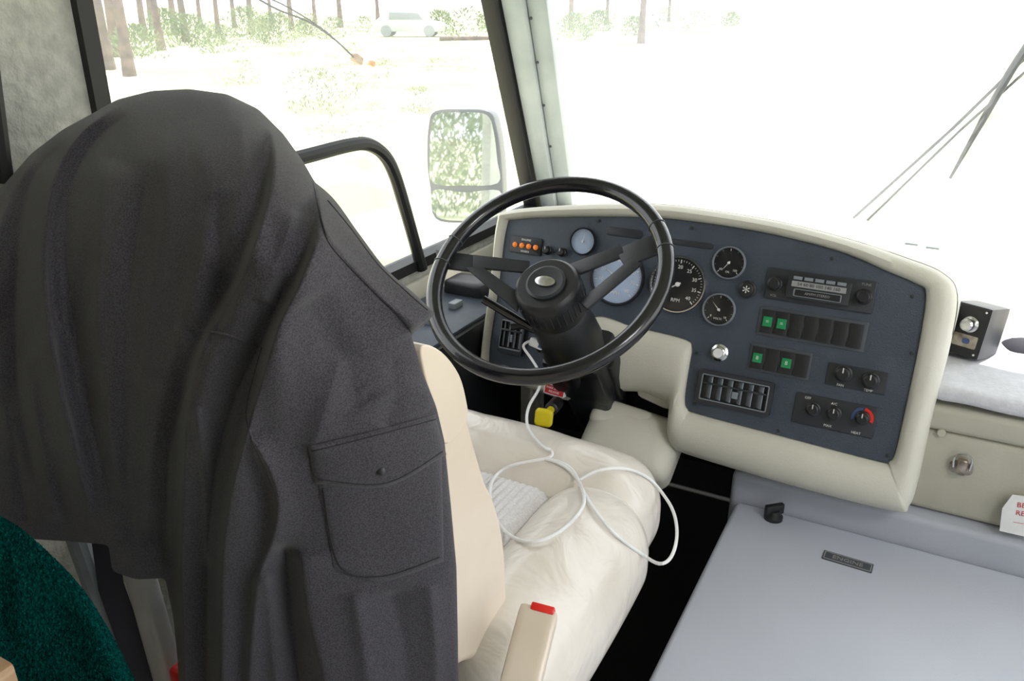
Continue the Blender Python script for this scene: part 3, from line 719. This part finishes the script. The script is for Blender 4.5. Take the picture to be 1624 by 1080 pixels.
def patch(name,top,bot,off,nn=40,mm=24,th=0.003,m='jacket',label=None,lo=0.35):
    T=cr([V((a,b,0)) for a,b in top],10); B=cr([V((a,b,0)) for a,b in bot],10)
    def rs_(Q,n):
        L=[0]; 
        for i in range(1,len(Q)): L.append(L[-1]+(Q[i]-Q[i-1]).length)
        L=np.array(L); t=np.linspace(0,L[-1],n); return np.interp(t,L,[q.x for q in Q]),np.interp(t,L,[q.y for q in Q])
    tx,ty=rs_(T,nn); bx,by=rs_(B,nn)
    x=[];y=[];e=[]
    for j in range(mm):
        v=j/(mm-1); x.append(tx*(1-v)+bx*v); y.append(ty*(1-v)+by*v)
        ee=np.minimum(np.minimum(np.arange(nn),nn-1-np.arange(nn))/2.5, min(j,mm-1-j)/2.0); e.append(np.clip(ee,0,1))
    x=np.array(x);y=np.array(y);e=np.array(e)
    dd=JD(x,y).reshape(x.shape)-off*(lo+(1-lo)*np.sin(e*math.pi/2))
    vs=W3(x,y,dd); vb=W3(x,y,dd+th+off); N=nn*mm
    f=[]
    for j in range(mm-1):
        for i in range(nn-1):
            a=j*nn+i; f.append((a,a+1,a+nn+1,a+nn)); f.append((N+a,N+a+nn,N+a+nn+1,N+a+1))
    bd=[i for i in range(nn)]+[j*nn+nn-1 for j in range(1,mm)]+[(mm-1)*nn+i for i in range(nn-2,-1,-1)]+[j*nn for j in range(mm-2,0,-1)]
    for k in range(len(bd)):
        a,b=bd[k],bd[(k+1)%len(bd)]; f.append((a,b,N+b,N+a))
    return mk(name,np.concatenate([vs,vb]),f,m,jk,label=label,angle=50)
patch('pocket',[(502,752),(600,745),(700,700)],[(530,902),(605,922),(704,890)],0.003,label='square patch pocket')
patch('pocket_flap',[(488,708),(590,684),(690,657)],[(499,767),(612,773),(708,721)],0.006,label='buttoned pocket flap')
patch('collar',[(496,286),(530,316),(570,371),(612,426),(655,464),(690,497)],[(510,352),(522,385),(556,425),(600,470),(632,502),(654,529)],0.005,nn=60,mm=16,label='folded collar edge')
def jline(pts,r,off,name='seam',m='seam',par=jk):
    q=cr([V((a,b,0)) for a,b in pts],8); x=[v.x for v in q]; y=[v.y for v in q]
    w=W3(x,y,JD(x,y)-off); return mk(name,*g_tube([V(t) for t in w],r,6),m,par)
jline([(494,716),(590,692),(691,665)],0.0005,0.0062)
jline([(505,760),(612,766),(702,716)],0.0005,0.0062)
jline([(512,775),(538,896),(605,914),(697,884)],0.0005,0.0032)
jline([(302,522),(360,531),(415,553)],0.0010,0.0003,m='jacket')
jline([(172,855),(215,858),(255,856)],0.0008,0.0003,m='jacket')
jline([(415,552),(392,640),(398,690),(440,790)],0.0007,0.0003,m='jacket')
jline([(520,318),(556,362),(600,420),(645,463),(678,492)],0.0005,0.0052)
x,y=604,747; w=V(W3([x],[y],JD([x],[y])-0.0065)[0])
mk('button',*g_rev([(0.0035,0),(0.0035,0.001),(0.002,0.0016)],Fr(w,RT,-ray(x,y)),16),'black',jk)

# ================================================================= TEAL BLANKET + CABINET
top=[(-120,760),(0,818),(50,852),(118,918),(165,985),(205,1060),(240,1140)]
bot=[(-120,1250),(-60,1240),(0,1230),(60,1220),(120,1210),(170,1200),(220,1190)]
nn,mm=300,190
T=cr([V((a,b,0)) for a,b in top],50);B=cr([V((a,b,0)) for a,b in bot],50)
Tn=np.array([tuple(v) for v in T]);Bn=np.array([tuple(v) for v in B])
ii=np.linspace(0,len(Tn)-1,nn).astype(int)
jj=np.arange(-8,mm); v=np.clip(jj,0,None)/(mm-1)
PX=Tn[ii,0][None]*(1-v[:,None])+Bn[ii,0][None]*v[:,None]; PY=Tn[ii,1][None]*(1-v[:,None])+Bn[ii,1][None]*v[:,None]
PY=PY+np.where(jj<0,0.18*jj*jj,0)[:,None]
u=np.linspace(0,1,nn)[None]
DD=0.70-0.06*v[:,None]-0.02*np.sin(np.clip(v*6,0,1)*math.pi/2)[:,None]+np.where(jj<0,-0.006*jj,0)[:,None]
DD=DD+0.012*np.sin(u*8-6*v[:,None]+1)+0.006*np.sin(u*19-12*v[:,None]+2*np.sin(u*5))+np.random.uniform(0,0.0050,PX.shape)
PX=PX+np.random.uniform(-1.1,1.1,PX.shape);PY=PY+np.random.uniform(-1.1,1.1,PX.shape)
w=W3(PX,PY,DD); R_=PX.shape[0]
mk('fleece_blanket',w,[(k*nn+i,k*nn+i+1,(k+1)*nn+i+1,(k+1)*nn+i) for k in range(R_-1) for i in range(nn-1)],'teal',None,label='teal fleece blanket heaped behind the driver seat',cat='blanket',angle=180)
c=at(24,1050,0.58)
mk('side_cabinet',*g_box((c.x-0.15,c.y-0.15,c.z/2),(0.15,0.15,c.z/2),0.004),'tan',None,label='light tan wooden cabinet beside the blanket',cat='cabinet')

# ================================================================= CABLE
dg=bpy.context.evaluated_depsgraph_get(); dg.update()
vsb=[];fsb=[]
for o in bpy.data.objects:
    if o.type=='MESH' and (o.name.startswith(('seat_cushion','seat_bolster','fabric_insert'))):
        off=len(vsb); L=WL[o.name]; vsb+=[v.co+L for v in o.data.vertices]; fsb+=[tuple(i+off for i in p.vertices) for p in o.data.polygons]
bvh=BVHTree.FromPolygons(vsb,fsb)
def cab(path,lift=0.005):
    out=[]
    for (x,y,d) in path:
        if d is None:
            r=ray(x,y); h=bvh.ray_cast(CAM,r.normalized())
            if h[0] is not None: out.append(h[0]+V((0,0,lift)))
            else: out.append(hz(x,y,0.56))
        else: out.append(at(x,y,d))
    return out
def dens(pts,k=6):
    q=cr([V((a,b,0)) for a,b,_ in pts],k); r=[]
    for i,v in enumerate(q):
        t=i/k; a=pts[min(int(t),len(pts)-1)][2]; b=pts[min(int(t)+1,len(pts)-1)][2]
        if a is None or b is None: r.append((v.x,v.y,None if (a is None or b is None) else a))
        else: r.append((v.x,v.y,a+(b-a)*(t-int(t))))
    return r
path=[(862,548,1.50),(845,540,1.48),(829,548,1.47),(840,565,1.47),(855,590,1.45),(856,615,1.40),(838,645,1.34),(836,675,1.29),(852,700,1.25),(870,716,1.225),(876,726,None),(866,733,None),(835,738,None),(800,748,None),(777,775,None),(784,825,None),(812,858,None),(850,866,None),(890,848,None),(922,815,None),(926,788,None),(908,755,None),(882,738,None),(862,733,None),(884,737,None),(908,750,None),(925,785,None),(950,825,None),(985,862,None),(1035,893,None),(1062,888,None),(1074,850,None),(1066,805,None),(1035,768,None),(995,749,None),(950,751,None),(920,766,None)]
cp=cab(dens(path,6),0.006)
for _ in range(4): cp=[cp[0]]+[(cp[i-1]+cp[i]*2+cp[i+1])/4 for i in range(1,len(cp)-1)]+[cp[-1]]
cbl=empty('charging_cable',cp[0],'thin white charging cable looped on the seat','cable')
mk('cord',*g_tube(cp,0.0024,8),'white',cbl)
f=Fr(at(852,545,1.475),V((1,0.3,-0.3)),PN)
mk('plug',*g_rbox((0.014,0.008,0.007),0.003,f,4),'white',cbl); mk('plug_light',*g_box((0.010,0,0.007),(0.004,0.004,0.001),0.0005,f),'blue',cbl)

# ================================================================= OUTSIDE
mo=empty('side_mirror',hx(735,345,-1.30),'gray-framed side mirror mounted outside the window','mirror')
MN=V((0.28,-0.95,0.075)); MF=Fr(hx(735,262,-1.30),V((1,0,0)),MN)
def mpoly(q,n=4): return [(v.x,v.y) for v in cr([V(MF.px(*p_)+(0,)) for p_ in q],n,True)]
mk('mirror_housing',*g_prism(mpoly([(690,176),(735,173),(776,177),(788,205),(795,255),(797,320),(788,354),(735,354),(690,347),(682,300),(677,255),(679,200)]),MF,-0.07,0.0,0.004,3),'grayplastic',mo)
mk('mirror_glass',*g_prism(mpoly([(694,181),(735,178),(772,182),(783,207),(789,255),(790,290),(735,294),(687,290),(682,255),(684,204)]),MF,0.0005,0.003),'mirror',mo,smooth=False)
mk('spotter_glass',*g_prism(mpoly([(688,302),(738,305),(792,302),(792,332),(784,349),(738,350),(693,343)]),MF,0.0005,0.003),'mirror',mo,smooth=False)
mk('mirror_arm',*g_tube([MF.w(*MF.px(740,350),-0.04),MF.w(*MF.px(742,380),-0.03),V((-1.05,1.95,0.62))],0.012,10),'rubber',mo)
wp=empty('windshield_wiper',fw.w(*fw.px(1365,355),-0.03),'black windshield wiper with twin arms outside the glass','wiper')
def wl(pts,h): return [fw.w(*fw.px(x,y),h) for x,y in pts]
mk('wiper_arm',*g_tube(wl([(1350,358),(1510,215),(1660,70)],-0.03),0.0032,8),'rubber',wp)
mk('wiper_arm',*g_tube(wl([(1372,362),(1520,220),(1660,95)],-0.03),0.0028,8),'rubber',wp)
mk('wiper_blade',*g_tube(wl([(1505,292),(1560,195),(1600,125),(1665,25)],-0.022),[0.003,0.007,0.008,0.007],8),'rubber',wp)
aw=empty('antenna_wire',hx(565,95,-1.06),'thin black wire with a small orange clip outside the window','wire')
mk('wire',*g_tube(cr([hx(x,y,-1.06) for x,y in [(395,-10),(440,15),(490,35),(530,62),(562,92)]],6),0.0018,6),'rubber',aw)
mk('wire',*g_tube(cr([hx(x,y,-1.07) for x,y in [(405,-10),(450,8),(510,45),(550,80),(568,100)]],6),0.0014,6),'rubber',aw)
mk('clip',*g_rbox((0.012,0.008,0.008),0.003,Fr(hx(566,94,-1.06),(0,1,-0.5),(1,0,0)),4),'tan',aw)
mk('clip_end',*g_rbox((0.006,0.005,0.005),0.002,Fr(hx(590,101,-1.06),(0,1,-0.5),(1,0,0)),4),'orange',aw)
def tree_geo(h,r):
    p=[(0,0,-0.2)]; 
    for k in range(1,9): p.append((random.uniform(-.05,.05)*k/3,random.uniform(-.05,.05)*k/3,h*k/8))
    rr=[r*1.25]+[r*(1-0.1*k) for k in range(1,9)]
    return g_tube(p,rr,10)
def crown_geo(h):
    vs=[];fs=[]
    for k in range(420):
        t=random.random()**0.7; z=2.6+t*(h-2.6); R_=(1-t)*1.0+0.15; a=random.uniform(0,6.28); q=R_*math.sqrt(random.random())
        c=V((q*math.cos(a),q*math.sin(a),z)); s=random.uniform(.15,.32)
        u=V((random.gauss(0,1),random.gauss(0,1),random.gauss(0,.4))).normalized(); w_=u.orthogonal().normalized()
        n0=len(vs); vs+=[c-u*s,c+w_*s*.6,c+u*s,c-w_*s*.6]; fs.append((n0,n0+1,n0+2,n0+3))
    return vs,fs
def inst(proto,parts,loc,rot,sc_):
    o=proto.copy(); col.objects.link(o); o.location=loc; o.rotation_euler=(0,0,rot); o.scale=(sc_,)*3
    for p in parts:
        c=p.copy(); col.objects.link(c); c.parent=o
    return o
tp=mk('pine_tree',*tree_geo(9,0.20),'bark',None,label='tall pine with gray brown trunk',cat='tree')
cp_=mk('tree_crown',*crown_geo(9),'needle',tp,smooth=False,label='green needle crown')
cp_.matrix_parent_inverse=Matrix.Identity(4); cp_.location=V(WL[cp_.name])-V(WL[tp.name])
tp['group']='pines at the forest edge'
GZ=-0.85
def gpos(px,d):
    r=ray(px,40); h=V((r.x,r.y,0)).normalized(); return V((h.x*d,h.y*d,GZ-0.2))
spots=[(160,31),(178,38),(192,28),(226,52),(250,42),(276,62),(292,50),(318,70),(345,58),(372,74),(398,60),(430,78),(462,66),(500,85),(540,74),(600,90),(240,74),(905,66),(1018,46),(962,80),(1060,92)]
tp.location=gpos(*spots[0]); 
for s in spots[1:]:
    inst(tp,[cp_],gpos(*s),random.uniform(0,6),random.uniform(.85,1.1))
for (x,y) in [(-5,-21),(-8,-20),(2.5,-22)]:
    inst(tp,[cp_],V((x,y,GZ-0.2)),random.uniform(0,6),0.9)
def bush_geo(N,s0,s1):
    vs=[];fs=[]
    for k in range(N):
        a=random.uniform(0,6.28); t=random.random(); z=0.05+0.6*t; q=0.55*math.sqrt(max(0,1-(t*0.95)**2))*math.sqrt(random.random())*(1+0.3*math.sin(3*a+5*t))
        c=V((q*math.cos(a),q*math.sin(a),z)); s=random.uniform(s0,s1)
        u=(V((q*math.cos(a),q*math.sin(a),.5))+V((random.gauss(0,.3),random.gauss(0,.3),0))).normalized(); w_=u.orthogonal().normalized()
        n0=len(vs); vs+=[c-u*s,c+w_*s*.3,c+u*s*1.4,c-w_*s*.3]; fs.append((n0,n0+1,n0+2,n0+3))
    return vs,fs
bp_=mk('sagebrush',*bush_geo(520,.015,.04),'sage',None,smooth=False,label='pale dry sagebrush clump',cat='bush'); bp_['group']='sagebrush around the vehicle'
bs=[(390,135,1.2),(465,100,1.6),(505,175,1.3),(530,225,.8),(560,160,1.0),(410,75,2.0),(610,130,1.0),(640,108,1.2),(690,130,1.0),(250,85,1.2),(930,42,2.2),(490,62,2.2),(665,180,.8),(890,55,1.6),(710,75,1.4),(590,200,.7),(985,36,2.5),(740,110,1.0),(330,72,1.8),(480,145,1.0),(528,128,1.1),(560,105,1.2)]
bp_.location=hz(*bs[0][:2],GZ)
for s in bs[1:]: inst(bp_,[],hz(*s[:2],GZ),random.uniform(0,6),s[2])
sb=mk('forest_shrub',*bush_geo(1100,.022,.05),'needle',None,smooth=False,label='leafy green shrub below the pines',cat='bush'); sb['group']='shrubs at the forest edge'
ss=[(210,36),(300,44),(350,38),(388,52),(440,46),(484,58),(530,50),(575,62),(700,60),(736,50),(770,66),(910,48),(950,62),(1005,56),(1055,68),(1105,60),(1160,75),(258,58),(415,68)]
def gp2(px,d): q=gpos(px,d); q.z=GZ-0.05; return q
sb.location=gp2(*ss[0]); sb.scale=(2.0,2.0,2.0)
for s in ss[1:]: inst(sb,[],gp2(*s),random.uniform(0,6),random.uniform(1.6,2.8))
tb=mk('tall_shrub',*bush_geo(6000,.010,.022),'needle',None,smooth=False,label='tall dense leafy green shrub behind the vehicle',cat='bush'); tb['group']='tall shrubs behind the vehicle'
tb.location=V((-1.3,-14,GZ-0.05)); tb.scale=(5,5,5)
inst(tb,[],V((-7.0,-14,GZ-0.05)),2.0,4.6)
lg=hz(780,62,GZ+0.2)
mk('fallen_log',*g_tube([lg+V((-2.6,-1.0,0)),lg+V((0,0,0.05)),lg+V((3.2,1.4,0))],[0.12,0.10,0.07],10),'bark',None,label='fallen log lying on pale ground',cat='log')
cpz=hz(650,58,GZ)
car=empty('parked_car',cpz,'pale parked car among the trees','car')
sidef=Fr(cpz,V((1,0.45,0)),V((0,0,1)).cross(V((1,0.45,0)))*-1)
body=[(-2.1,0.3),(2.1,0.3),(2.15,0.8),(1.3,0.95),(0.8,1.45),(-1.2,1.5),(-1.9,0.95),(-2.15,0.85)]
mk('car_body',*g_prism(body,sidef,-0.85,0.85,0.06),'carpaint',car)
mk('car_window',*g_prism([(-1.1,1.0),(1.0,1.0),(0.7,1.38),(-1.05,1.42)],sidef,-0.87,0.87,0.01),'midgray',car)
for sx in (-1.3,1.35):
    for sy in (-0.78,0.78):
        mk('wheel',*g_rev([(0.32,-0.1),(0.34,-0.06),(0.34,0.06),(0.32,0.1)],sidef.at(sx,0.34,sy),20),'midgray',car)

# ================================================================= LIGHT / WORLD / CAMERA
w=bpy.data.worlds.new('World'); scene.world=w; w.use_nodes=True
bg=w.node_tree.nodes['Background']; bg.inputs[0].default_value=(0.94,0.97,1.0,1); bg.inputs[1].default_value=2.7
sd=bpy.data.lights.new('sun','SUN'); sd.energy=8; sd.angle=math.radians(1.0); sd.color=(1,0.96,0.9)
so=bpy.data.objects.new('sun',sd); col.objects.link(so)
dirv=V((-0.10,-0.24,-1)).normalized(); so.rotation_euler=dirv.to_track_quat('-Z','Y').to_euler(); so.location=(0,3,6)
ad=bpy.data.lights.new('added_fill_light','AREA'); ad.energy=15; ad.size=0.5; ad.color=(0.99,0.98,0.99)  # fill added to brighten the interior, not an actual ceiling lamp
ao=bpy.data.objects.new('added_fill_light',ad); col.objects.link(ao); ao.location=(0.85,0.25,1.9)
ao.rotation_euler=(V((-0.2,1.0,0.5))-V((0.85,0.25,1.9))).to_track_quat('-Z','Y').to_euler()
cd=bpy.data.cameras.new('camera'); cd.sensor_width=36; cd.lens=FP/1624*36; cd.clip_start=0.02; cd.clip_end=600
co=bpy.data.objects.new('camera',cd); col.objects.link(co)
co.matrix_world=Matrix((( RT.x,UPC.x,-FW.x,CAM.x),(RT.y,UPC.y,-FW.y,CAM.y),(RT.z,UPC.z,-FW.z,CAM.z),(0,0,0,1))); scene.camera=co
scene.view_settings.view_transform='Standard'
scene.view_settings.look='None'
